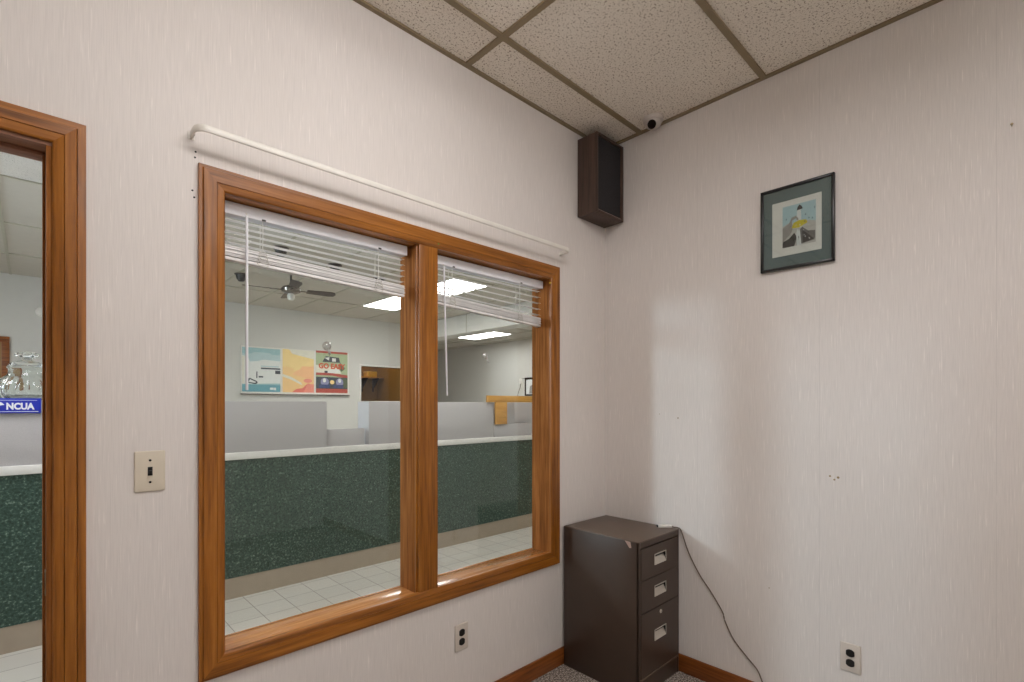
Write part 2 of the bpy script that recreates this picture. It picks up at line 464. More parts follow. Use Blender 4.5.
# ------------------------------------------------------------------ door_1 (open doorway)
door = structure('door_1', ((DX0 + DX1) / 2, 0, 0))
DC = 0.066
ox0, ox1, oz1 = DX0 - 0.071, -2.265, 2.060
DPROF = [(0, 0), (0, 0.012), (0.001, 0.0135), (0.0165, 0.0135), (0.0175, 0.0105), (0.0185, 0.0185), (0.020, 0.0205), (0.041, 0.0190),
         (0.0418, 0.0155), (0.0428, 0.0175), (0.060, 0.014), (0.064, 0.011), (0.064, 0)]
for a, c, m in ((((ox0, 0, oz1), (1, 0, -1)), ((ox1, 0, oz1), (-1, 0, -1)), 'wood_x'),
                (((ox1, 0, oz1), (-1, 0, -1)), ((ox1, 0, 0), (-1, 0, 0)), 'wood_z'),
                (((ox0, 0, oz1), (1, 0, -1)), ((ox0, 0, 0), (1, 0, 0)), 'wood_z')):
    b = MB(); casing_side(b, a, c, DPROF, M[m]); b.build('casing', door, False)
b = MB()
b.box(DX1, DX1 + 0.02, -0.003, WT + 0.003, 0, DZ1, M['jamb_z'], 0.0015); b.box(DX0 - 0.02, DX0, -0.003, WT + 0.003, 0, DZ1, M['jamb_z'], 0.0015)
b.build('jamb', door)
b = MB(); b.box(DX0 - 0.02, DX1 + 0.02, -0.003, WT + 0.003, DZ1, DZ1 + 0.02, M['header_dark']); b.build('head_jamb', door)
b = MB()
b.box(DX1 - 0.006, DX1, 0.05, 0.085, 0, DZ1, M['jamb_z'], 0.002); b.box(DX0, DX0 + 0.011, 0.05, 0.085, 0, DZ1, M['jamb_z'], 0.002)
b.box(DX0, DX1, 0.05, 0.085, DZ1 - 0.011, DZ1, M['header_dark'], 0.002); b.build('door_stop', door)
b = MB(); b.box(DX1 - 0.0015, DX1, 0.006, 0.034, 0.868, 0.928, M['brass'], 0.0006); b.box(DX1 - 0.0018, DX1 - 0.0012, 0.014, 0.026, 0.884, 0.912, M['slot']); b.build('strike_plate', door)

# ------------------------------------------------------------------ blinds
def blind(x0, x1, ztop, zstack0, zstack1, tilt, wand_x, wand_top, wand_bot, wand_dx, ladders, label):
    t = thing('window_blind', ((x0 + x1) / 2, 0.062, ztop), label, 'blind', 'mini blinds drawn up in the wood window')
    b = MB(); b.box(x0, x1, 0.042, 0.082, ztop - 0.038, ztop, M['blind_rail'], 0.003)
    b.box(x0 + .001, x1 - .001, 0.036, 0.043, ztop - 0.040, ztop - 0.001, M['blind_rail'], 0.003)
    b.build('head_rail', t)
    L = x1 - x0 - 0.012
    def slat(b, z, ang, sk, dx=0.0, dy=0.0, tk=0.0006):
        n = 6; w = 0.0125
        rows = []
        for i in range(n + 1):
            u = -1 + 2 * i / n
            yy = u * w; zz = 0.0022 * (1 - u * u)
            y2 = yy * math.cos(ang) - zz * math.sin(ang); z2 = yy * math.sin(ang) + zz * math.cos(ang)
            rows.append((0.062 + y2 + dy, z + z2))
        prof = rows + [(y, zz - tk) for y, zz in rows[::-1]]
        xa, xb = x0 + 0.006 + dx, x1 - 0.006 + dx
        tb = bmesh.new()
        A = [tb.verts.new((xa, y, zz + sk * 0.5)) for y, zz in prof]; B = [tb.verts.new((xb, y, zz - sk * 0.5)) for y, zz in prof]
        m = len(prof)
        for k in range(m): tb.faces.new((A[k], B[k], B[(k + 1) % m], A[(k + 1) % m]))
        tb.faces.new(A); tb.faces.new(B[::-1])
        b.add(tb, M['blind'], True)
    nz = 5
    ztop_s = ztop - 0.052
    b = MB()
    for k in range(nz):
        z = ztop_s + (zstack1 + 0.012 - ztop_s) * k / (nz - 1) if nz > 1 else ztop_s
        slat(b, z, math.radians(3 + random.uniform(-2, 2)), tilt * k / nz, random.uniform(-.001, .001))
    b.build('slats', t)
    b = MB()
    ns = 20
    for k in range(ns):
        z = zstack0 + 0.014 + (zstack1 - zstack0 - 0.014) * (k / (ns - 1)) ** 1.1
        slat(b, z, math.radians(random.uniform(-3, 3)), tilt, random.uniform(-.002, .002), random.uniform(-.002, .002), 0.0014)
    b.build('slat_stack', t)
    b = MB(); b.box(x0 + 0.006, x1 - 0.006, 0.049, 0.075, -0.005, 0.006, M['blind'], 0.003)
    for v in b.bm.verts: v.co.z += zstack0 + 0.005 - tilt * (v.co.x - (x0 + x1) / 2) / (x1 - x0)
    b.build('bottom_rail', t)
    for lx in ladders:
        b = MB()
        sk = -tilt * (lx - (x0 + x1) / 2) / (x1 - x0)
        for yy in (0.0485, 0.0755):
            b.tube([(lx, yy, ztop - 0.036), (lx + 0.001, yy, (ztop + zstack1) / 2), (lx, yy, zstack1 + sk)], 0.0013, M['cordw'], 6)
        for k in range(3):   # gathered loops of the string beside the stack
            pts = [(lx + 0.012 * math.sin(2 * PI * q / 14) * (1 + .25 * k), 0.046 - 0.004 * math.sin(PI * q / 14), zstack1 + sk - 0.012 - 0.012 * k + 0.014 * math.cos(2 * PI * q / 14)) for q in range(15)]
            b.tube(pts, 0.0013, M['cordw'], 5)
        b.build('ladder_cord', t)
        b = MB(); b.box(lx - 0.006, lx + 0.006, 0.035, 0.0362, ztop - 0.040, ztop - 0.034, M['black']); b.build('cord_guide', t)
    b = MB()
    b.tube([(wand_x, 0.037, wand_top + 0.006), (wand_x, 0.030, wand_top + 0.003), (wand_x, 0.028, wand_top - 0.008)], 0.0016, M['chrome'], 8)
    b.build('wand_hook', t)
    b = MB()
    b.tube([(wand_x, 0.028, wand_top - 0.004), (wand_x + wand_dx, 0.028, wand_bot)], 0.0042, M['blind_rail'], 6)
    b.build('wand', t)
    return t
blind(IX0 + 0.006, -1.282, IZ1 - 0.003, 1.787, 1.834, 0.024, -1.875, 1.945, 1.390, 0.0, (-1.822, -1.405),
      'white aluminium mini blind, longer of two, drawn up in the left half of the window')
blind(MX1 + 0.004, IX1 - 0.004, IZ1 - 0.006, 1.757, 1.803, 0.030, -1.110, 1.932, 1.383, 0.016, (-1.052, -0.640),
      'white aluminium mini blind, shorter of two, drawn up in the window half nearer the corner')

# suction hooks on the panes
for x, z, l in ((-1.582, 1.552, 'clear plastic suction hook on the left pane, above the posters'),
                (-0.814, 1.568, 'clear plastic suction hook on the pane nearer the corner')):
    t = thing('suction_hook', (x, GY - 0.003, z), l, 'hook', 'clear suction hooks on the window glass')
    R = Matrix.Translation((x, GY - 0.0026, z + 0.008)) @ Matrix.Rotation(PI / 2, 4, 'X')
    b = MB(); b.lathe([(0.017, 0), (0.015, 0.003), (0.008, 0.008), (0.007, 0.013), (0, 0.0135)], M['glass_clear'], 24, R); b.build('suction_cup', t)
    b = MB(); b.tube([(x, GY - 0.015, z + 0.012), (x, GY - 0.018, z - 0.005), (x, GY - 0.018, z - 0.020), (x, GY - 0.023, z - 0.026), (x, GY - 0.030, z - 0.022), (x, GY - 0.031, z - 0.014)], 0.0030, M['glass_clear'], 8); b.build('hook', t)

for nm, x, z, m, l in (('push_pin', -1.170, 2.000, 'pushgreen', 'tiny green push pin on the window trim above the mullion'),
                       ('push_pin', -0.484, 1.957, 'pushyellow', 'tiny yellow push pin in the upper corner of the window trim nearest the speaker')):
    b = MB(); b.lathe([(0.005, 0), (0.005, 0.002), (0.0028, 0.004), (0.0034, 0.008), (0, 0.009)], M[m], 12, Matrix.Translation((x, -0.0095, z)) @ Matrix.Rotation(PI / 2, 4, 'X'))
    tag(b.build(nm), l, 'pin')

# ------------------------------------------------------------------ curtain rod
t = thing('curtain_rod', (-1.2, 0, 2.126), 'white flat curtain rod with curved ends, mounted above the window trim', 'curtain rod')
RZ = 2.128
sec = [(-0.0035, -0.007), (-0.002, -0.0095), (0.002, -0.0095), (0.0035, -0.007), (0.0035, 0.007), (0.002, 0.0095), (-0.002, 0.0095), (-0.0035, 0.007)]
path = [(-2.032, -0.004, RZ), (-2.032, -0.040, RZ)]
for k in range(1, 7):
    a = PI / 2 * k / 6; path.append((-2.032 + 0.030 * (1 - math.cos(a)), -0.040 - 0.030 * math.sin(a), RZ))
path.append((-0.424, -0.070, RZ))
for k in range(1, 7):
    a = PI / 2 * k / 6; path.append((-0.424 + 0.030 * math.sin(a), -0.070 + 0.030 * (1 - math.cos(a)), RZ))
path.append((-0.394, -0.004, RZ))
b = MB(); b.tube(path, 0, M['rod'], section=sec); b.build('rod', t)
for x, s in ((-2.032, 1), (-0.394, -1)):
    b = MB(); b.box(x - 0.009, x + 0.009, -0.002, 0, RZ - 0.014, RZ + 0.008, M['white'], 0.0006)
    b.box(x + s * 0.004 - .001, x + s * 0.004 + .001, -0.030, -0.002, RZ - 0.009, RZ + 0.009, M['white'])
    b.lathe([(0.0035, 0), (0.003, 0.0018), (0, 0.002)], M['chrome'], 10, Matrix.Translation((x, -0.002, RZ - 0.011)) @ Matrix.Rotation(PI / 2, 4, 'X'))
    b.build('bracket', t)

# ------------------------------------------------------------------ light switch and outlets
def plate(b, w, h, mat):      # in local frame: x along wall, y out of wall (negative), z up
    b.box(-w / 2, w / 2, -0.006, 0, -h / 2, h / 2, mat, 0.003, 3)
def place(b, mx): bmesh.ops.transform(b.bm, matrix=mx, verts=b.bm.verts)
def screw(b, z, mat): b.lathe([(0.0032, 0), (0.003, 0.0012), (0, 0.0014)], mat, 12, Matrix.Translation((0, -0.006, z)) @ Matrix.Rotation(PI / 2, 4, 'X'))
mxS = Matrix.Translation((-2.130, 0, 1.160))
t = thing('light_switch', (-2.130, 0, 1.160), 'ivory toggle light switch on the wall between doorway and window', 'light switch')
b = MB(); plate(b, 0.070, 0.112, M['ivory']); place(b, mxS); b.build('wall_plate', t)
b = MB(); b.box(-0.0055, 0.0055, -0.0068, -0.004, -0.012, 0.012, M['slot']); b.box(-0.004, 0.004, -0.016, -0.006, -0.007, 0.003, M['black'], 0.0015); place(b, mxS); b.build('toggle', t)
for z in (-0.030, 0.030):
    b = MB(); screw(b, z, M['slot']); place(b, mxS); b.build('screw', t)
def outlet(mx, loc, label):
    t = thing('wall_outlet', loc, label, 'outlet', 'duplex wall outlets')
    b = MB(); plate(b, 0.071, 0.114, M['ivoryB']); place(b, mx); b.build('wall_plate', t)
    for s in (-1, 1):
        b = MB()
        pts = []
        for k in range(24):
            a = 2 * PI * k / 24; pts.append((max(-0.0145, min(0.0145, 0.0172 * math.cos(a))), -0.0055, s * 0.0195 + 0.0150 * math.sin(a)))
        b.prism(pts, (0, -0.003, 0), M['black'])
        for sx in (-1, 1): b.box(sx * 0.006 - 0.0009, sx * 0.006 + 0.0009, -0.0088, -0.008, s * 0.0195 - 0.001, s * 0.0195 + 0.007, M['slot'])
        b.lathe([(0.0024, 0), (0, 0.0004)], M['slot'], 10, Matrix.Translation((0, -0.0085, s * 0.0195 - 0.007)) @ Matrix.Rotation(PI / 2, 4, 'X'))
        place(b, mx); b.build('socket', t)
    b = MB(); screw(b, 0, M['chrome']); place(b, mx); b.build('screw', t)
outlet(Matrix.Translation((-1.041, 0, 0.352)), (-1.041, 0, 0.352), 'duplex outlet with black sockets on the wall below the window')
outlet(Matrix.Translation((0, -1.190, 0.331)) @ Matrix.Rotation(-PI / 2, 4, 'Z'), (0, -1.190, 0.331), 'duplex outlet with black sockets on the wall below the framed picture')

# nail
b = MB(); b.tube([(0, -1.647, 2.277), (-0.012, -1.647, 2.279)], 0.0014, M['brass'], 8); b.lathe([(0.004, 0), (0.003, 0.0015), (0, 0.0015)], M['brass'], 10, Matrix.Translation((-0.012, -1.647, 2.279)) @ Matrix.Rotation(-PI / 2, 4, 'Y'))
tag(b.build('nail'), 'small bare nail in the wall, right of the framed picture', 'nail')

# ------------------------------------------------------------------ speaker
sx0, sx1, sy0, sy1, sz0, sz1 = -0.254, -0.012, -0.132, -0.004, 2.350, 2.765
t = thing('wall_speaker', (-0.12, -0.06, sz0), 'dark walnut box speaker with black cloth front high in the corner', 'speaker')
b = MB(); th = 0.012
b.box(sx0, sx0 + th, sy0, sy1, sz0, sz1, M['walnut'], 0.0015); b.box(sx1 - th - 0.006, sx1, sy0, sy1, sz0, sz1, M['walnut'], 0.0015)
b.box(sx0 + th, sx1 - th, sy0, sy1, sz0, sz0 + th, M['walnut'], 0.0015); b.box(sx0 + th, sx1 - th, sy0, sy1, sz1 - th, sz1, M['walnut'], 0.0015)
b.box(sx0 + th, sx1 - th, sy1 - 0.008, sy1, sz0 + th, sz1 - th, M['walnut'])
b.build('cabinet', t)
b = MB(); b.box(sx0 + th + 0.001, sx1 - th - 0.007, sy0 + 0.007, sy0 + 0.02, sz0 + th + 0.006, sz1 - th - 0.001, M['grille'], 0.004); b.build('grille', t)
b = MB(); b.box(sx0 + th, sx1 - th - 0.006, sy0 + 0.004, sy0 + 0.012, sz0 + th, sz0 + th + 0.004, M['tape'], 0.001); b.build('trim_strip', t)

# ------------------------------------------------------------------ dome camera
cx, cy = -0.076, -0.352
CZ = CEIL + 0.009
t = thing('ceiling_mounted_camera', (cx, cy, CZ), 'small white dome security camera with dark lens on the ceiling by the corner', 'security camera')
TM = Matrix.Translation((cx, cy, CZ)) @ Matrix.Rotation(PI, 4, 'X')
b = MB(); b.lathe([(0.050, -0.0), (0.050, 0.014), (0.047, 0.020), (0.042, 0.023), (0.038, 0.023)], M['camera_white'], 36, TM); b.build('housing', t)
b = MB(); b.lathe([(0.042, 0.020)] + [(0.042 * math.cos(a), 0.020 + 0.036 * math.sin(a)) for a in [PI / 2 * k / 8 for k in range(1, 9)]], M['camera_white'], 32, TM); b.build('dome', t)
dirv = Vector((-0.72, -0.22, -0.66)).normalized()
RQ = Vector((0, 0, 1)).rotation_difference(dirv).to_matrix().to_4x4()
c0 = Vector((cx, cy, CZ - 0.020)) + dirv * 0.0355
b = MB(); b.lathe([(0.0215, 0), (0.0215, 0.006), (0.019, 0.010), (0.016, 0.008), (0.008, 0.007), (0, 0.010)], M['lens'], 24, Matrix.Translation(c0) @ RQ); b.build('lens', t)

# ------------------------------------------------------------------ framed picture
py0, py1, pz0, pz1 = -1.138, -0.853, 1.931, 2.290
t = thing('picture_frame', (0, (py0 + py1) / 2, pz0), 'black framed print with slate mat hanging on the wall near the corner', 'picture')
b = MB(); fw = 0.011
for y0, y1, z0, z1 in ((py0, py1, pz0, pz0 + fw), (py0, py1, pz1 - fw, pz1), (py0, py0 + fw, pz0, pz1), (py1 - fw, py1, pz0, pz1)):
    b.box(-0.020, -0.002, y0, y1, z0, z1, M['frame_black'], 0.002)
b.build('frame', t)
b = MB(); b.box(-0.010, -0.003, py0 + 0.006, py1 - 0.006, pz0 + 0.006, pz1 - 0.006, M['mat_board']); b.build('mat', t)
b = MB(); b.box(-0.0112, -0.0098, -1.091, -0.900, 1.990, 2.226, M['paper_white']); b.build('inner_mat', t)
cols = {'sky': (170, 200, 210), 'pale': (214, 220, 222), 'grey': (150, 148, 146), 'lgrey': (186, 186, 184), 'dark': (62, 60, 60), 'mid': (112, 110, 110), 'yel': (204, 190, 50), 'blue': (60, 66, 92)}
pm = {k: plain('print_' + k, v, 0.8) for k, v in cols.items()}
PX0, PX1, PZ0, PZ1 = -0.942, -1.070, 2.024, 2.201   # left, right (y), bottom, top
def P(u, v, d): return (-0.0113 - d * 0.00012, PX0 + (PX1 - PX0) * u, PZ0 + (PZ1 - PZ0) * v)
b = MB()
def pp(pts, m, d): b.poly([P(u, v, d) for u, v in pts], pm[m])
pp([(0, 0), (1, 0), (1, 1), (0, 1)], 'sky', 1)
pp([(0, 0), (1, 0), (1, 0.5), (.75, .56), (.5, .5), (.2, .58), (0, 0.52)], 'lgrey', 2)
pp([(0, .12), (.28, .34), (.34, .5), (.18, .56), (0, .48)], 'grey', 3)
pp([(0, 0), (.36, 0), (.44, .2), (.36, .32), (.2, .2), (0, .14)], 'dark', 4)
pp([(.55, .02), (.98, .06), (.98, .28), (.78, .3), (.6, .42), (.52, .36)], 'mid', 4)
pp([(.62, .04), (.95, .08), (.72, .26), (.6, .36)], 'dark', 5)
pp([(.44, .0), (.58, .0), (.53, .36), (.46, .4), (.42, .3)], 'pale', 6)
pp([(.42, .42), (.58, .42), (.56, .9), (.45, .9)], 'pale', 5)
pp([(.44, .84), (.62, .86), (.58, .93), (.52, .97), (.46, .92)], 'dark', 6)
pp([(.2, .44), (.28, .42), (.3, .62), (.42, .66), (.44, .6), (.5, .62), (.42, .72), (.28, .7), (.2, .56)], 'grey', 6)
pp([(.28, .44), (.5, .42), (.76, .5), (.72, .58), (.5, .6), (.34, .56)], 'yel', 7)
for u, v in ((.68, .68), (.95, .8), (.78, .58), (.88, .56), (.1, .66), (.66, .52)): pp([(u, v), (u + .035, v + .01), (u + .02, v + .05)], 'blue', 8)
for k in range(24):
    u, v = random.uniform(.03, .95), random.uniform(.05, .5)
    pp([(u, v), (u + .04, v + random.uniform(-.03, .03)), (u + .03, v + .03)], random.choice(['mid', 'pale', 'dark', 'lgrey']), 9 + k * .2)
b.build('print', t)
b = MB(); b.box(-0.0150, -0.0140, py0 + 0.008, py1 - 0.008, pz0 + 0.008, pz1 - 0.008, M['glass']); b.build('glazing', t)

# ------------------------------------------------------------------ filing cabinet
X0, X1, Y0, Y1, H = -0.382, -0.014, -0.460, -0.016, 0.719
t = thing('filing_cabinet', ((X0 + X1) / 2, (Y0 + Y1) / 2, 0), 'brown steel three drawer filing cabinet standing in the corner', 'filing cabinet')
b = MB(); s = 0.006
b.box(X0, X0 + s, Y0 + 0.002, Y1, 0.0, H - 0.004, M['brownmetal'], 0.002); b.box(X1 - s, X1, Y0 + 0.002, Y1, 0.0, H - 0.004, M['brownmetal'], 0.002)
b.box(X0 + s, X1 - s, Y1 - s, Y1, 0.0, H - 0.004, M['brownmetal'])
b.box(X0 + s, X1 - s, Y0 + 0.02, Y1 - s, 0.085, 0.091, M['brownmetal'])
b.box(X0, X0 + 0.014, Y0, Y0 + 0.012, 0.0, H - 0.004, M['brownmetal'], 0.002); b.box(X1 - 0.010, X1, Y0, Y0 + 0.012, 0.0, H - 0.004, M['brownmetal'], 0.002)
b.box(X0 + 0.013, X1 - 0.009, Y0, Y0 + 0.012, H - 0.032, H - 0.004, M['brownmetal'], 0.002)
b.box(X0 + 0.013, X1 - 0.009, Y0 + 0.010, Y0 + 0.014, 0.09, H - 0.03, M['darkrec'])
b.build('body', t)
b = MB(); b.box(X0 - 0.0005, X1 + 0.0005, Y0 - 0.001, Y1, H - 0.006, H, M['browntop'], 0.003, 3); b.build('top', t)
b = MB(); b.box(X0 + 0.013, X1 - 0.009, Y0 + 0.003, Y0 + 0.012, 0.0, 0.084, M['brownmetal'], 0.002); b.box(X0 + 0.013, X1 - 0.009, Y0 - 0.005, Y0 + 0.01, 0.082, 0.090, M['browntop'], 0.0025); b.build('plinth', t)  # lip coloured lighter to stand in for its reflection
dx0, dx1 = X0 + 0.0155, X1 - 0.0115
for z0, z1, hz in ((0.538, 0.683, 0.615), (0.388, 0.534, 0.466), (0.0915, 0.384, 0.258)):
    hx0, hx1, h0, h1 = -0.252, -0.146, hz - 0.026, hz + 0.026
    b = MB()
    xs, zs = [dx0, hx0, hx1, dx1], [z0, h0, h1, z1]
    for i in range(3):
        for j in range(3):
            if i == j == 1: continue
            b.box(xs[i], xs[i + 1], Y0 - 0.002, Y0 + 0.010, zs[j], zs[j + 1], M['brownmetal'])
    bmesh.ops.remove_doubles(b.bm, verts=b.bm.verts, dist=1e-5)
    bad = {}
    for f in b.bm.faces: bad.setdefault(tuple(sorted(v.index for v in f.verts)), []).append(f)
    d = b.build('drawer', t)
    b = MB(); fy = Y0 - 0.0045; r = 0.004
    for q in ((hx0, hx1, h1 - r, h1), (hx0, hx1, h0, h0 + r * .6), (hx0, hx0 + r, h0, h1), (hx1 - r * .6, hx1, h0, h1)):
        b.box(q[0], q[1], fy, Y0 + 0.002, q[2], q[3], M['chrome'], 0.0008)
    # scooped plate: flush at the bottom, deep at the top
    sc = []
    for k in range(7):
        u = k / 6; sc.append((fy + 0.002 + 0.024 * (u ** 1.5), h0 + 0.002 + (h1 - h0 - 0.006) * u))
    for (ya, za), (yb, zb) in zip(sc, sc[1:]):
        b.poly([(hx0 + 0.002, ya, za), (hx1 - 0.002, ya, za), (hx1 - 0.002, yb, zb), (hx0 + 0.002, yb, zb)], M['chrome'])
    for xx, m in ((hx0 + 0.002, M['chrome']), (hx1 - 0.0024, M['darkrec'])):  # right cheek coloured dark for the shade inside the pull
        b.poly([(xx, y, z) for y, z in sc] + [(xx, fy + 0.002, h1 - 0.004)], m)
    b.poly([(hx0 + .002, fy + .002, h1 - .004), (hx1 - .002, fy + .002, h1 - .004), (hx1 - .002, fy + .026, h1 - .004), (hx0 + .002, fy + .026, h1 - .004)], M['darkrec'])
    o = b.build('handle', d)
b = MB(); b.lathe([(0.0095, 0), (0.009, 0.003), (0.0065, 0.004), (0, 0.0035)], M['chrome'], 20, Matrix.Translation((-0.195, Y0 - 0.002, 0.357)) @ Matrix.Rotation(PI / 2, 4, 'X'))
b.box(-0.1956, -0.1944, Y0 - 0.0062, Y0 - 0.0055, 0.354, 0.360, M['slot']); b.build('lock', t)
b = MB(); b.prism([(X0 - 0.0006, Y0 + 0.075, H - 0.004), (X0 - 0.0006, Y0 + 0.045, H - 0.006), (X0 - 0.0006, Y0 + 0.040, H - 0.032), (X0 - 0.0006, Y0 + 0.050, H - 0.034)], (-0.0008, 0, 0), M['tape']); b.build('tape_scrap', t)

# ------------------------------------------------------------------ cord with plug
t = thing('power_cord', (-0.035, -0.385, H), 'thin brown cord with white connector on the filing cabinet, hanging down the wall', 'cord')
b = MB(); b.box(-0.034, 0.034, -0.011, 0.011, 0, 0.015, M['white'], 0.003, mx=Matrix.Translation((-0.040, -0.397, H + 0.0004)) @ Matrix.Rotation(math.radians(-48), 4, 'Z'))
b.box(-0.041, -0.033, -0.008, 0.008, 0.003, 0.012, M['black'], 0.001, mx=Matrix.Translation((-0.040, -0.397, H + 0.0004)) @ Matrix.Rotation(math.radians(-48), 4, 'Z'))
b.build('connector', t)
def catmull(pts, n=8):
    P_ = [Vector(p) for p in pts]; P_ = [P_[0]] + P_ + [P_[-1]]; out = []
    for i in range(1, len(P_) - 2):
        for k in range(n):
            u = k / n; a, b_, c, d = P_[i - 1:i + 3]
            out.append(0.5 * ((2 * b_) + (c - a) * u + (2 * a - 5 * b_ + 4 * c - d) * u * u + (3 * b_ - a - 3 * c + d) * u ** 3))
    out.append(P_[-2]); return out
cord = [(-0.020, -0.420, H + 0.007), (-0.016, -0.434, H + 0.004), (-0.0105, -0.452, H + 0.003), (-0.007, -0.470, H - 0.012), (-0.006, -0.508, 0.607), (-0.006, -0.565, 0.511),
        (-0.005, -0.620, 0.443), (-0.006, -0.676, 0.364), (-0.006, -0.690, 0.320), (-0.005, -0.729, 0.249), (-0.006, -0.788, 0.191), (-0.010, -0.836, 0.150), (-0.017, -0.861, 0.106), (-0.018, -0.895, 0.03), (-0.022, -0.94, 0.006), (-0.03, -1.05, 0.004), (-0.03, -1.2, 0.004)]
b = MB(); b.tube(catmull(cord), 0.0027, M['cordbrown'], 8); b.build('cable', t)

# ------------------------------------------------------------------ ceiling light fixtures
def fixture(x0, x1, y0, y1, z, mat, label, group=None):
    t = thing('ceiling_light', ((x0 + x1) / 2, (y0 + y1) / 2, z), label, 'ceiling light', group)
    b = MB()
    for q in ((x0, x1, y0, y0 + 0.025), (x0, x1, y1 - 0.025, y1), (x0, x0 + 0.025, y0, y1), (x1 - 0.025, x1, y0, y1)):
        b.box(q[0], q[1], q[2], q[3], z - 0.006, z + 0.006, M['white'], 0.001)
    b.build('frame', t)
    b = MB(); b.box(x0 + 0.024, x1 - 0.024, y0 + 0.024, y1 - 0.024, z - 0.003, z + 0.003, mat); b.build('diffuser', t)
def wrap_fixture(x0, x1, y0, y1, label):  # glowing sides below the ceiling, shaped to brighten ceiling and upper walls
    t = thing('ceiling_light', ((x0 + x1) / 2, (y0 + y1) / 2, CEIL), label, 'ceiling light', 'wraparound fluorescent fixtures in the office')
    b = MB(); b.box(x0, x1, y0, y1, CEIL - 0.012, CEIL, M['white'], 0.002)
    for xa, xb in ((x0, x0 + 0.012), (x1 - 0.012, x1)): b.box(xa, xb, y0, y1, CEIL - 0.115, CEIL - 0.01, M['white'], 0.003)
    b.build('housing', t)
    b = MB(); n = 12; ring = []
    for k in range(n + 1):
        u = k / n; a = PI * u
        ring.append(((y0 + y1) / 2 - (y1 - y0) / 2 * 0.98 * math.copysign(abs(math.cos(a)) ** 0.5, math.cos(a)), CEIL - 0.012 - 0.100 * math.sin(a) ** 0.5))
    b.prism([(x0 + 0.012, y, z) for y, z in ring], (x1 - x0 - 0.024, 0, 0), M['lightroom']); b.build('lens', t)
wrap_fixture(-2.26, -1.04, -1.40, -0.95, 'wraparound fluorescent fixture on the office ceiling nearest the window')
wrap_fixture(-2.26, -1.04, -3.00, -2.55, 'unseen wraparound fixture added on the office ceiling toward the rear wall to brighten the room')  # second fixture added out of view to lift the darker lower walls
G = 'fluorescent panels in the lobby ceiling'
fixture(1.355, 1.955, 4.40, 5.60, LC, M['lightlobby'], 'bright fluorescent panel in lobby ceiling, seen beside the ceiling fan through the left pane', G)
fixture(1.355, 1.955, 3.18, 4.38, LC, M['lightlobby'], 'bright fluorescent panel seen through the slats of the shorter blind', G)
fixture(4.66, 5.25, 6.20, 7.50, LC, M['lightlobby'], 'bright fluorescent panel in far lobby bay, below the shorter blind', G)
for k, (x, y) in enumerate(((-4.5, 3.18), (-2.85, 0.7), (3.9, 0.9), (0.2, 0.7))):
    fixture(x, x + 0.6, y, y + 1.2, LC, M['lightbright'] if k == 1 else M['lightlobby'], ['fluorescent panel in lobby ceiling near the entrance glazing', 'fluorescent panel in lobby ceiling just outside the office window',
            'fluorescent panel in lobby ceiling past the office corner', 'unseen fluorescent panel added in lobby ceiling to brighten the counter screens'][k], G)  # last panel added out of view to brighten the screen fronts

# ------------------------------------------------------------------ lobby shell
LX0, LX1, LY1 = -5.6, 6.1, 11.0
BY = 6.75
b = MB(); b.box(LX0, LX1, 0.0, LY1, -0.1, -0.0005, M['lobby_floor']); tag(b.build('floor_lobby'), kind='structure')
lc = structure('ceiling_lobby')
b = MB(); b.box(LX0, LX1, WT, LY1, LC + 0.008, LC + 0.08, M['lobby_tile'])
b.box(LX0, 1.0, WT, 3.15, LC + 0.0065, LC + 0.0079, M['lobby_tile_f']); b.build('ceiling_tiles', lc)
b = MB()
x = -2.55 - 0.65 * 4
while x < LX1:
    b.box(x - 0.012, x + 0.012, WT, LY1, LC + 0.001, LC + 0.012, M['lobby_tee']); x += 0.65
for k in range(-2, 7):
    y = 3.16 + 1.225 * k
    if y > WT: b.box(LX0, LX1, y - 0.012, y + 0.012, LC, LC + 0.012, M['lobby_tee'])
b.build('ceiling_grid', lc)
NX0, NX1, NZ0, NZ1 = 1.944, 2.86, 1.416, 2.052
b = MB()
wall_cells(b, [LX0, NX0, NX1, 3.0], [0, NZ0, NZ1, LC + 0.05], [(NX0, NX1, NZ0, NZ1)], BY, BY + 0.12, (M['paint'], M['brownroom']))
tag(b.build('wall_lobby_north'), kind='structure')
b = MB(); b.box(3.0, 3.12, BY, LY1, 0, LC + 0.05, M['paint']); b.box(3.0, LX1, LY1, LY1 + 0.12, 0, LC + 0.05, M['paint']); tag(b.build('wall_lobby_bay'), kind='structure')
b = MB(); b.box(LX1, LX1 + 0.12, 0, LY1 + 0.12, 0, LC + 0.05, M['paint']); tag(b.build('wall_lobby_east'), kind='structure')
b = MB(); b.box(0.14, LX1, 0.0, WT, 0, LC, M['paint']); b.box(LX0, -4.3, 0.0, WT, 0, LC, M['paint']); tag(b.build('wall_lobby_south'), kind='structure')
b = MB()   # entrance wall with a glazed opening that lets daylight in
gy0, gy1, gz0, gz1 = 2.85, 3.45, 1.85, 2.85
for y0, y1, z0, z1 in ((0, gy0, 0, LC + .05), (gy1, BY + .12, 0, LC + .05), (gy0, gy1, 0, gz0), (gy0, gy1, gz1, LC + .05)):
    b.box(LX0 - 0.12, LX0, y0, y1, z0, z1, M['paint'])
tag(b.build('wall_lobby_west'), kind='structure')
w2 = structure('window_2', (LX0, 3.15, gz0))
b = MB()
for q in ((gy0, gy1, gz0, gz0 + .04), (gy0, gy1, gz1 - .04, gz1), (gy0, gy0 + .04, gz0, gz1), (gy1 - .04, gy1, gz0, gz1)):
    b.box(LX0 - 0.08, LX0 - 0.03, q[0], q[1], q[2], q[3], M['white'], 0.003)
b.build('frame', w2)
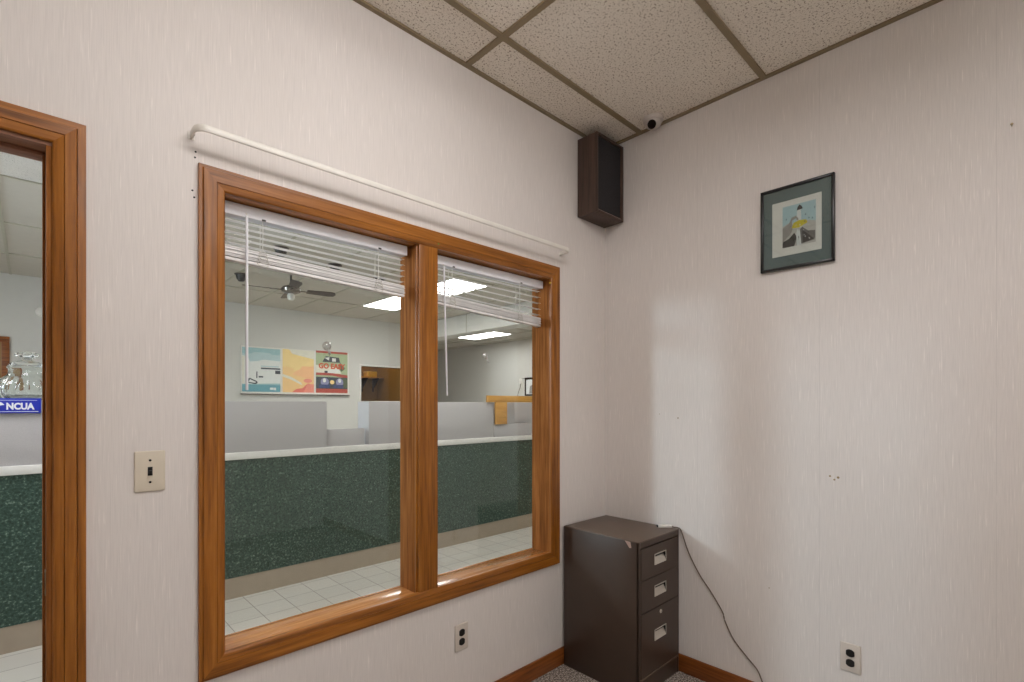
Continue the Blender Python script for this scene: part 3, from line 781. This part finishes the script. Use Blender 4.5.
b = MB(); b.box(LX0 - 0.058, LX0 - 0.054, gy0 + .03, gy1 - .03, gz0 + .03, gz1 - .03, M['glass']); b.build('pane', w2)
# header beam
b = MB(); b.box(3.0, 3.3, 0.145, BY, 2.585, LC, M['paint']); b.box(2.998, 3.0, 5.01, 5.03, 2.585, LC, M['lobby_tee']); tag(b.build('beam_lobby'), kind='structure')
# store room behind the pass-through
b = MB()
b.box(1.4, 3.0, BY + 0.12, BY + 0.13, 0.9, NZ0, M['brownroom']); b.box(1.3, 3.0, BY + 1.25, BY + 1.3, 0.8, 2.6, M['brownroom'])
b.box(1.3, 1.35, BY + .12, BY + 1.3, 0.8, 2.6, M['brownroom']); b.box(2.95, 3.0, BY + .12, BY + 1.3, 0.8, 2.6, M['brownroom'])
b.box(1.3, 3.0, BY + .12, BY + 1.3, 2.6, 2.65, M['brownroom']); b.box(1.3, 3.0, BY + .12, BY + 1.3, 0.8, 0.85, M['brownroom'])
tag(b.build('wall_storeroom'), kind='structure')
b = MB(); b.box(1.9, 2.5, BY + .5, BY + .8, 2.585, 2.6, M['lightwarm']); tag(b.build('store_fill_lamp'), 'hidden warm lamp added to light the brown storeroom behind the wall opening', 'lamp')  # glowing slab added out of sight so the opening is not dark
# trim around pass-through
b = MB()
for x0, x1, z0, z1 in ((NX0 - .03, NX1 + .03, NZ1, NZ1 + .03), (NX0 - .03, NX1 + .03, NZ0 - .03, NZ0), (NX0 - .03, NX0, NZ0, NZ1), (NX1, NX1 + .03, NZ0, NZ1)):
    b.box(x0, x1, BY - 0.012, BY + .121, z0, z1, M['white'], 0.002)
tag(b.build('trim_1'), kind='structure')
t = thing('wall_shelf', (2.4, BY + 1.1, 1.86), 'wooden shelf on brackets seen inside the wall opening behind the counter', 'shelf')
b = MB(); b.box(1.36, 2.94, BY + 0.95, BY + 1.25, 1.90, 1.925, M['yellowwood'], 0.003); b.build('shelf_board', t)
for x in (2.1, 2.6, 2.85):
    b = MB(); b.box(x - 0.012, x + 0.012, BY + 1.235, BY + 1.25, 1.62, 1.90, M['black']); b.prism([(x - .008, BY + .98, 1.90), (x - .008, BY + 1.235, 1.90), (x - .008, BY + 1.235, 1.70), (x - .008, BY + 1.215, 1.70)], (0.016, 0, 0), M['black']); b.build('bracket', t)
b = MB(); b.box(2.60, 2.80, BY + 0.98, BY + 1.18, 1.9252, 2.03, M['yellowpaint'], 0.004); b.box(2.597, 2.803, BY + 0.977, BY + 1.183, 1.995, 2.034, M['yellowpaint'], 0.003)
tag(b.build('storage_box'), 'small yellow lidded box on the shelf inside the wall opening', 'box')

# ------------------------------------------------------------------ reception counter
CY = 2.14
t = thing('reception_counter', (-0.5, CY + 0.35, 0), 'long reception counter with dark green speckled front and white ledge', 'counter')
CX0, CX1 = -3.9, 5.2
b = MB(); b.box(CX0, CX1, CY, CY + 0.04, 0.145, 0.962, M['green']); b.build('front_panel', t)
b = MB(); b.box(CX0, CX1, CY + 0.004, CY + 0.05, 0.0, 0.145, M['toe']); b.build('base', t)
b = MB(); b.box(CX0, CX1, CY - 0.012, CY + 0.75, 0.962, 1.012, M['ledge'], 0.004); b.build('worktop', t)
b = MB(); b.box(CX0, CX1, CY + 0.70, CY + 0.74, 0.0, 0.962, M['screen']); b.build('rear_panel', t)
scr = [(CX0, -2.03, CY + 0.004, CY + 0.36, 1.37), (-2.024, -0.695, CY + 0.004, CY + 0.04, 1.37), (-0.70, -0.36, CY + 0.03, CY + 0.06, 1.150),
       (-0.337, 1.06, CY + 0.004, CY + 0.20, 1.371), (1.066, 1.425, CY + 0.07, CY + 0.10, 1.371), (1.068, 1.62, CY + 0.004, CY + 0.06, 1.142), (1.43, 2.9, CY + 0.2, CY + 0.24, 1.371)]
for x0, x1, y0, y1, z in scr:
    b = MB(); b.box(x0, x1, y0, y1, 1.012, z, M['screen'], 0.003); b.build('privacy_screen', t)
# wooden ledge standing on the counter
t = thing('wooden_ledge', (1.3, CY + 0.05, 1.142), 'honey wood T-shaped ledge on post, standing on the grey counter screens', 'ledge')
b = MB(); b.box(0.955, 1.80, CY - 0.016, CY + 0.006, 1.3715, 1.440, M['yellowwood'], 0.003); b.build('ledge_board', t)
b = MB(); b.box(1.072, 1.235, CY - 0.014, CY + 0.004, 1.1425, 1.372, M['yellowwood'], 0.002); b.build('post', t)

# NCUA sign on the counter screen
t = thing('counter_sign', (-2.47, CY, 1.298), 'small blue sign with white NCUA lettering on the counter, seen through the doorway', 'sign')
b = MB(); b.box(-2.62, -2.329, CY - 0.012, CY + 0.003, 1.298, 1.380, M['bluesign'], 0.0015); b.build('board', t)
b = MB(); add_text(b, 'NCUA', -2.410, CY - 0.0115, 1.3365, 0.110, 0.038, M['signwhite'], 0.05); b.build('lettering', t)
b = MB(); b.box(-2.60, -2.34, CY - 0.0128, CY - 0.0115, 1.306, 1.3085, M['signwhite']); b.box(-2.60, -2.345, CY - 0.0128, CY - 0.0115, 1.3675, 1.3692, M['signwhite']); b.build('rule', t)
b = MB(); b.prism([(-2.60, CY - .0117, 1.318), (-2.53, CY - .0117, 1.33), (-2.472, CY - .0117, 1.344), (-2.482, CY - .0117, 1.356), (-2.50, CY - .0117, 1.364), (-2.56, CY - .0117, 1.352)], (0, -0.0012, 0), M['signwhite']); b.build('emblem', t)

# glass cookie jar
jx, jy, jz = -2.386, CY + 0.185, 1.3703
t = thing('glass_jar', (jx, jy, jz), 'clear ribbed glass candy jar with knobbed lid on the counter, seen through the doorway', 'jar')
gm, nt, bs = newmat('clear_pressed_glass')
setin(bs, Base_Color=(0.97, 1.0, 0.985, 1), Roughness=0.02, IOR=1.45, Transmission_Weight=1.0)
T = Matrix.Translation((jx, jy, jz))
rib = lambda tt, z: 1 + (0.075 * math.cos(14 * tt) * math.sin(PI * min(1, max(0, (z - 0.008) / 0.12))) if 0.008 < z < 0.128 else 0)
outer = [(0.095, 0.0), (0.118, 0.005), (0.134, 0.020), (0.145, 0.042), (0.147, 0.062), (0.140, 0.086), (0.122, 0.110), (0.100, 0.130), (0.086, 0.142), (0.079, 0.156), (0.079, 0.176), (0.084, 0.182), (0.085, 0.190)]
inner = [(r - 0.010, z + (0.008 if z < 0.03 else 0)) for r, z in outer[::-1]]
b = MB(); b.lathe(outer + inner, gm, 128, T, rib); b.build('bowl', t)
b = MB(); b.lathe([(0.080, 0.1905), (0.081, 0.198), (0.074, 0.208), (0.056, 0.220), (0.026, 0.228), (0.018, 0.236), (0.022, 0.242), (0.042, 0.250), (0.050, 0.260), (0.046, 0.272), (0.028, 0.280), (0.0, 0.282)], gm, 72, T,
                  lambda tt, z: 1 + (0.07 * math.cos(8 * tt) if z > 0.240 else 0)); b.build('lid', t)

# ------------------------------------------------------------------ far wall: posters, frame, thermostat
t = thing('poster_board', (0.84, BY, 1.53), 'white three-panel poster holder on the far lobby wall', 'poster holder')
b = MB(); b.box(-0.055, 1.70, BY - 0.02, BY, 1.55, 2.262, M['white'], 0.003); b.build('backing', t)
b = MB(); b.box(-0.06, 1.70, BY - 0.055, BY, 1.520, 1.550, M['white'], 0.004); b.box(-.06, 1.70, BY - 0.056, BY - .02, 1.505, 1.521, M['fan_metal'], 0.002); b.build('bottom_rail', t)
pc = {'teal': (156, 192, 196), 'paleblue': (182, 206, 208), 'deepteal': (104, 164, 176), 'cream': (226, 222, 206), 'ink': (58, 66, 74), 'offw': (226, 228, 224),
      'orange': (243, 202, 140), 'yellow': (244, 214, 146), 'peach': (246, 190, 140), 'red': (230, 120, 104), 'pink': (238, 146, 128), 'green': (168, 182, 144), 'brick': (178, 76, 62), 'lettered': (204, 84, 48), 'navy': (52, 70, 116), 'violet': (140, 140, 176), 'darkgreen': (80, 92, 66)}
pmx = {k: plain('poster_' + k, v, 0.6) for k, v in pc.items()}
PYF = BY - 0.022
def poster(x0, x1, z0, z1, label, shapes, bg, letters=()):
    t = tag(thing('wall_poster', ((x0 + x1) / 2, BY - 0.02, z0), label, 'poster'), group='posters on the far lobby wall')
    b = MB(); b.box(x0, x1, PYF, PYF + 0.0018, z0, z1, pmx[bg])
    for k, (m, pts) in enumerate(shapes):
        b.poly([(x0 + (x1 - x0) * u, PYF - 0.0003 - 0.0002 * k, z0 + (z1 - z0) * v) for u, v in pts], pmx[m])
    b.build('sheet', t)
    for txt, u, v, w, h, m in letters:
        b = MB(); add_text(b, txt, x0 + (x1 - x0) * u, PYF - 0.0002 * len(shapes) - 0.0006, z0 + (z1 - z0) * v, (x1 - x0) * w, (z1 - z0) * h, pmx[m], 0.045); b.build('lettering', t)
def R_(a, b_, c, d): return [(a, b_), (c, b_), (c, d), (a, d)]
def E_(cu, cv, ru, rv, n=16): return [(cu + ru * math.cos(2 * PI * k / n), cv + rv * math.sin(2 * PI * k / n)) for k in range(n)]
poster(-0.035, 0.53, 1.552, 2.24, 'pale blue poster with a phone and web page drawing, first on the far wall board', [
    ('paleblue', R_(0, .68, 1, .86)), ('offw', [(0, .17), (1, .2), (1, .72), (.55, .74), (.4, .7), (.2, .68), (.14, .8), (0, .82)]), ('cream', R_(0, .18, .06, .8)), ('paleblue', [(.3, .76), (.75, .76), (.8, .84), (.7, .9), (.3, .9), (.2, .83)]),
    ('offw', R_(.36, .3, 1, .62)), ('ink', R_(.48, .52, 1, .555)), ('ink', R_(.36, .31, .39, .46)), ('ink', R_(.42, .325, .54, .36)), ('ink', R_(.86, .42, 1, .5)), ('paleblue', R_(.48, .575, .95, .6)), ('ink', [(.14, .2), (.34, .17), (.4, .2), (.38, .24), (.2, .31), (.12, .28)]), ('offw', [(.16, .22), (.32, .2), (.36, .22), (.2, .28)]),
    ('deepteal', R_(0, 0, 1, .16)), ('offw', R_(.72, .05, .82, .1)), ('offw', R_(.83, .04, .88, .1))], 'teal')
poster(0.565, 1.075, 1.552, 2.255, 'yellow and orange abstract poster between the two other posters', [
    ('yellow', [(0, .6), (.4, .5), (1, .66), (1, 1), (0, 1)]), ('peach', [(.3, .42), (1, .3), (1, .62), (.62, .62)]), ('cream', [(.3, .9), (1, .8), (1, 1), (.2, 1)]), ('orange', [(.05, .3), (.3, .4), (.36, .56), (.1, .6), (0, .5)]),
    ('yellow', E_(.45, .62, .15, .1)), ('cream', [(0, .36), (.25, .3), (.62, .17), (.58, .23), (.26, .36), (0, .42)]), ('red', [(.3, 0), (1, 0), (1, .18), (.8, .22), (.62, .1), (.4, .08)]), ('pink', [(.66, .0), (1, 0), (1, .2), (.78, .2)]),
    ('pink', E_(.8, .28, .14, .05)), ('orange', E_(.3, .1, .14, .06))], 'orange')
poster(1.11, 1.675, 1.552, 2.27, 'red and green poster with bold lettering and seated figures, last on the board', [
    ('brick', R_(0, .95, 1, 1)), ('cream', [(0, .47), (.8, .47), (.62, .62), (0, .66)]), ('ink', [(.2, .74), (.76, .74), (.72, .86), (.3, .88)]), ('offw', [(.26, .84), (.4, .78), (.42, .86)]), ('offw', R_(.5, .76, .62, .84)), ('darkgreen', [(.76, .74), (.92, .6), (.8, .52), (.7, .62)]),
    ('offw', [(.3, .46), (.78, .5), (.72, .58), (.4, .56)]), ('ink', R_(.26, .47, .36, .53)), ('brick', [(0, .42), (.5, .42), (1, .36), (1, .44), (.5, .48), (0, .48)]), ('ink', R_(0, .1, 1, .38)), ('darkgreen', R_(.7, .12, 1, .36)), ('violet', E_(.27, .26, .13, .1)), ('navy', R_(.1, .12, .42, .2)), ('violet', E_(.74, .26, .12, .1)), ('navy', R_(.54, .12, .86, .2)),
    ('offw', E_(.26, .3, .05, .05)), ('offw', E_(.74, .3, .05, .05)), ('yellow', E_(.5, .26, .07, .05)), ('brick', R_(0, 0, 1, .1))], 'green',
    [('GO EASY', .5, .645, .84, .135, 'lettered'), ])
t = thing('wall_picture', (-2.9, BY, 1.44), 'brown wooden picture frame on the far lobby wall behind the glass jar', 'picture')
b = MB()
for q in ((-3.3, -2.557, 2.09, 2.155), (-3.3, -2.557, 1.44, 1.505), (-2.624, -2.5575, 1.5035, 2.0915), (-3.2995, -3.236, 1.5035, 2.0915)): b.box(q[0], q[1], BY - 0.03, BY, q[2], q[3], M['base_x'], 0.006)
b.build('frame', t)
b = MB(); b.box(-3.24, -2.62, BY - 0.014, BY - 0.001, 1.5, 2.1, M['brownroom']); b.build('canvas', t)
b = MB(); b.lathe([(0.055, 0), (0.055, 0.018), (0.045, 0.028), (0, 0.03)], M['white'], 24, Matrix.Translation((-2.285, BY, 2.486)) @ Matrix.Rotation(PI / 2, 4, 'X')); tag(b.build('smoke_detector'), 'round white detector high on the far wall, seen through the doorway', 'detector')

# right lobby wall: picture, wall phone jack with cord
t = thing('wall_picture', (LX1, 6.3, 1.60), 'black framed picture on the far lobby wall above the honey wood ledge', 'picture')
b = MB(); 
for y0, y1, z0, z1 in ((5.95, 6.66, 1.95, 1.99), (5.95, 6.66, 1.56, 1.60), (6.62, 6.66, 1.56, 1.99), (5.95, 5.99, 1.56, 1.99)): b.box(LX1 - 0.025, LX1, y0, y1, z0, z1, M['frame_black'], 0.003)
b.build('frame', t)
b = MB(); b.box(LX1 - 0.012, LX1 - 0.001, 5.98, 6.63, 1.59, 1.96, M['paper_white']); b.poly([(LX1 - 0.0125, 6.52, 1.61), (LX1 - 0.0125, 6.1, 1.61), (LX1 - 0.0125, 6.1, 1.82), (LX1 - 0.0125, 6.35, 1.86), (LX1 - 0.0125, 6.5, 1.78)], pm['grey']); b.build('print', t)
t = thing('wall_jack', (LX1, 6.80, 1.90), 'white wall jack with thin grey cord beside the black framed picture', 'wall jack')
b = MB(); b.box(LX1 - 0.02, LX1, 6.75, 6.85, 1.85, 1.98, M['white'], 0.006); b.build('wall_plate', t)
b = MB(); b.tube(catmull([(LX1 - 0.012, 6.80, 1.86), (LX1 - 0.012, 6.83, 1.75), (LX1 - 0.012, 6.90, 1.6), (LX1 - 0.012, 6.93, 1.3)]), 0.006, M['fan_metal'], 8); b.build('cord', t)

# ------------------------------------------------------------------ ceiling fan
fx, fyy, fz = -0.243, 4.141, 2.650
t = thing('ceiling_fan', (fx, fyy, LC), 'dark four blade ceiling fan with small glass lamp in the lobby', 'ceiling fan')
b = MB(); b.lathe([(0.0, 0.0), (0.065, 0.0), (0.06, -0.03), (0.03, -0.05), (0.0, -0.05)][::-1], M['fan_wood'], 24, Matrix.Translation((fx, fyy, LC))); b.build('canopy', t)
b = MB(); b.tube([(fx, fyy, LC - 0.04), (fx, fyy, fz + 0.04)], 0.012, M['fan_wood'], 12); b.build('down_rod', t)
b = MB(); b.lathe([(0, -0.045), (0.06, -0.04), (0.10, -0.022), (0.105, 0.01), (0.085, 0.035), (0.04, 0.05), (0, 0.052)], M['fan_metal'], 28, Matrix.Translation((fx, fyy, fz))); b.build('motor', t)
b = MB(); b.lathe([(0, -0.130), (0.03, -0.128), (0.05, -0.108), (0.052, -0.075), (0.04, -0.05), (0.0, -0.045)], M['frost'], 24, Matrix.Translation((fx, fyy, fz + 0.0)) @ Matrix.Diagonal((0.8, 0.8, 0.9, 1))); b.build('lamp_shade', t)
yaw = math.atan2(0.72111, 0.69282) - PI / 2
for k in range(4):
    a = yaw + math.radians(31) + k * PI / 2
    R = Matrix.Translation((fx, fyy, fz - 0.005)) @ Matrix.Rotation(a, 4, 'Z')
    bl = MB()
    out = [(0.17, -0.045), (0.42, -0.062), (0.47, -0.052), (0.49, 0.0), (0.47, 0.052), (0.42, 0.062), (0.17, 0.045)]
    bl.prism([(x, y, 0) for x, y in out], (0, 0, 0.007), M['fan_wood']); place(bl, R @ Matrix.Rotation(math.radians(-12), 4, 'X')); o = bl.build('blade', t)
    bl = MB(); bl.box(0.08, 0.22, -0.014, 0.014, -0.004, 0.004, M['fan_metal'], 0.002); place(bl, R); bl.build('blade_arm', o)
# dark ceiling spotlights
for k, (x, y, l) in enumerate(((-0.585, 3.47, 'dark ceiling spotlight behind the longer blind, nearest the window wand'), (0.065, 3.68, 'dark ceiling spotlight behind the longer blind, middle of three in a row'),
                               (0.711, 3.85, 'dark ceiling spotlight behind the longer blind, nearest the mullion'), (-0.569, 4.83, 'dark ceiling spotlight just left of the fan, hidden partly by the blind wand'))):
    t = thing('ceiling_spotlight', (x, y, LC), l, 'spotlight', 'dark spotlights on the lobby ceiling')
    T = Matrix.Translation((x, y, LC))
    b = MB(); b.lathe([(0, -0.09), (0.03, -0.085), (0.05, -0.06), (0.058, -0.02), (0.058, -0.008)], M['black'], 20, T); b.build('shade', t)
    b = MB(); b.lathe([(0.072, -0.010), (0.075, -0.004), (0.075, 0.0)], M['fan_wood'], 24, T); b.build('trim_ring', t)

# ------------------------------------------------------------------ daylight
w = bpy.data.worlds.new('World'); S.world = w; w.use_nodes = True
bg = w.node_tree.nodes['Background']
sky = w.node_tree.nodes.new('ShaderNodeTexSky'); sky.sky_type = 'HOSEK_WILKIE'; sky.sun_direction = (0.3, -0.5, 0.8)
w.node_tree.links.new(sky.outputs[0], bg.inputs[0]); bg.inputs[1].default_value = 0.6
la = bpy.data.lights.new('entrance_daylight', 'AREA'); la.shape = 'RECTANGLE'; la.size = 0.62; la.size_y = 1.0
la.energy = 215; la.color = (0.70, 0.85, 1.0)
lo = bpy.data.objects.new('entrance_daylight', la); COL.objects.link(lo)
lo.location = (LX0 - 0.14, 3.15, 2.38)
lo.rotation_euler = (Vector((-0.5, 0, 1.2)) - Vector(lo.location)).to_track_quat('-Z', 'Y').to_euler()

# ------------------------------------------------------------------ camera
cam = bpy.data.cameras.new('camera'); co_ = bpy.data.objects.new('camera', cam); COL.objects.link(co_)
cam.sensor_width = 36; cam.lens = 499.6 / 1024 * 36; cam.shift_y = 64 / 1024; cam.clip_start = 0.02
co_.location = (-2.36538, -1.69353, 1.343); co_.rotation_euler = (PI / 2, 0, -math.atan2(0.69282, 0.72111))
S.camera = co_
S.view_settings.view_transform = 'Standard'; S.view_settings.look = 'None'
S.view_settings.exposure = 0; S.view_settings.gamma = 1; S.view_settings.use_curve_mapping = False
try:
    S.cycles.use_denoising = True
    S.cycles.max_bounces = 10; S.cycles.diffuse_bounces = 6; S.cycles.glossy_bounces = 5; S.cycles.transmission_bounces = 8; S.cycles.transparent_max_bounces = 16
    S.cycles.caustics_reflective = False; S.cycles.caustics_refractive = False; S.cycles.sample_clamp_indirect = 4
except Exception: pass
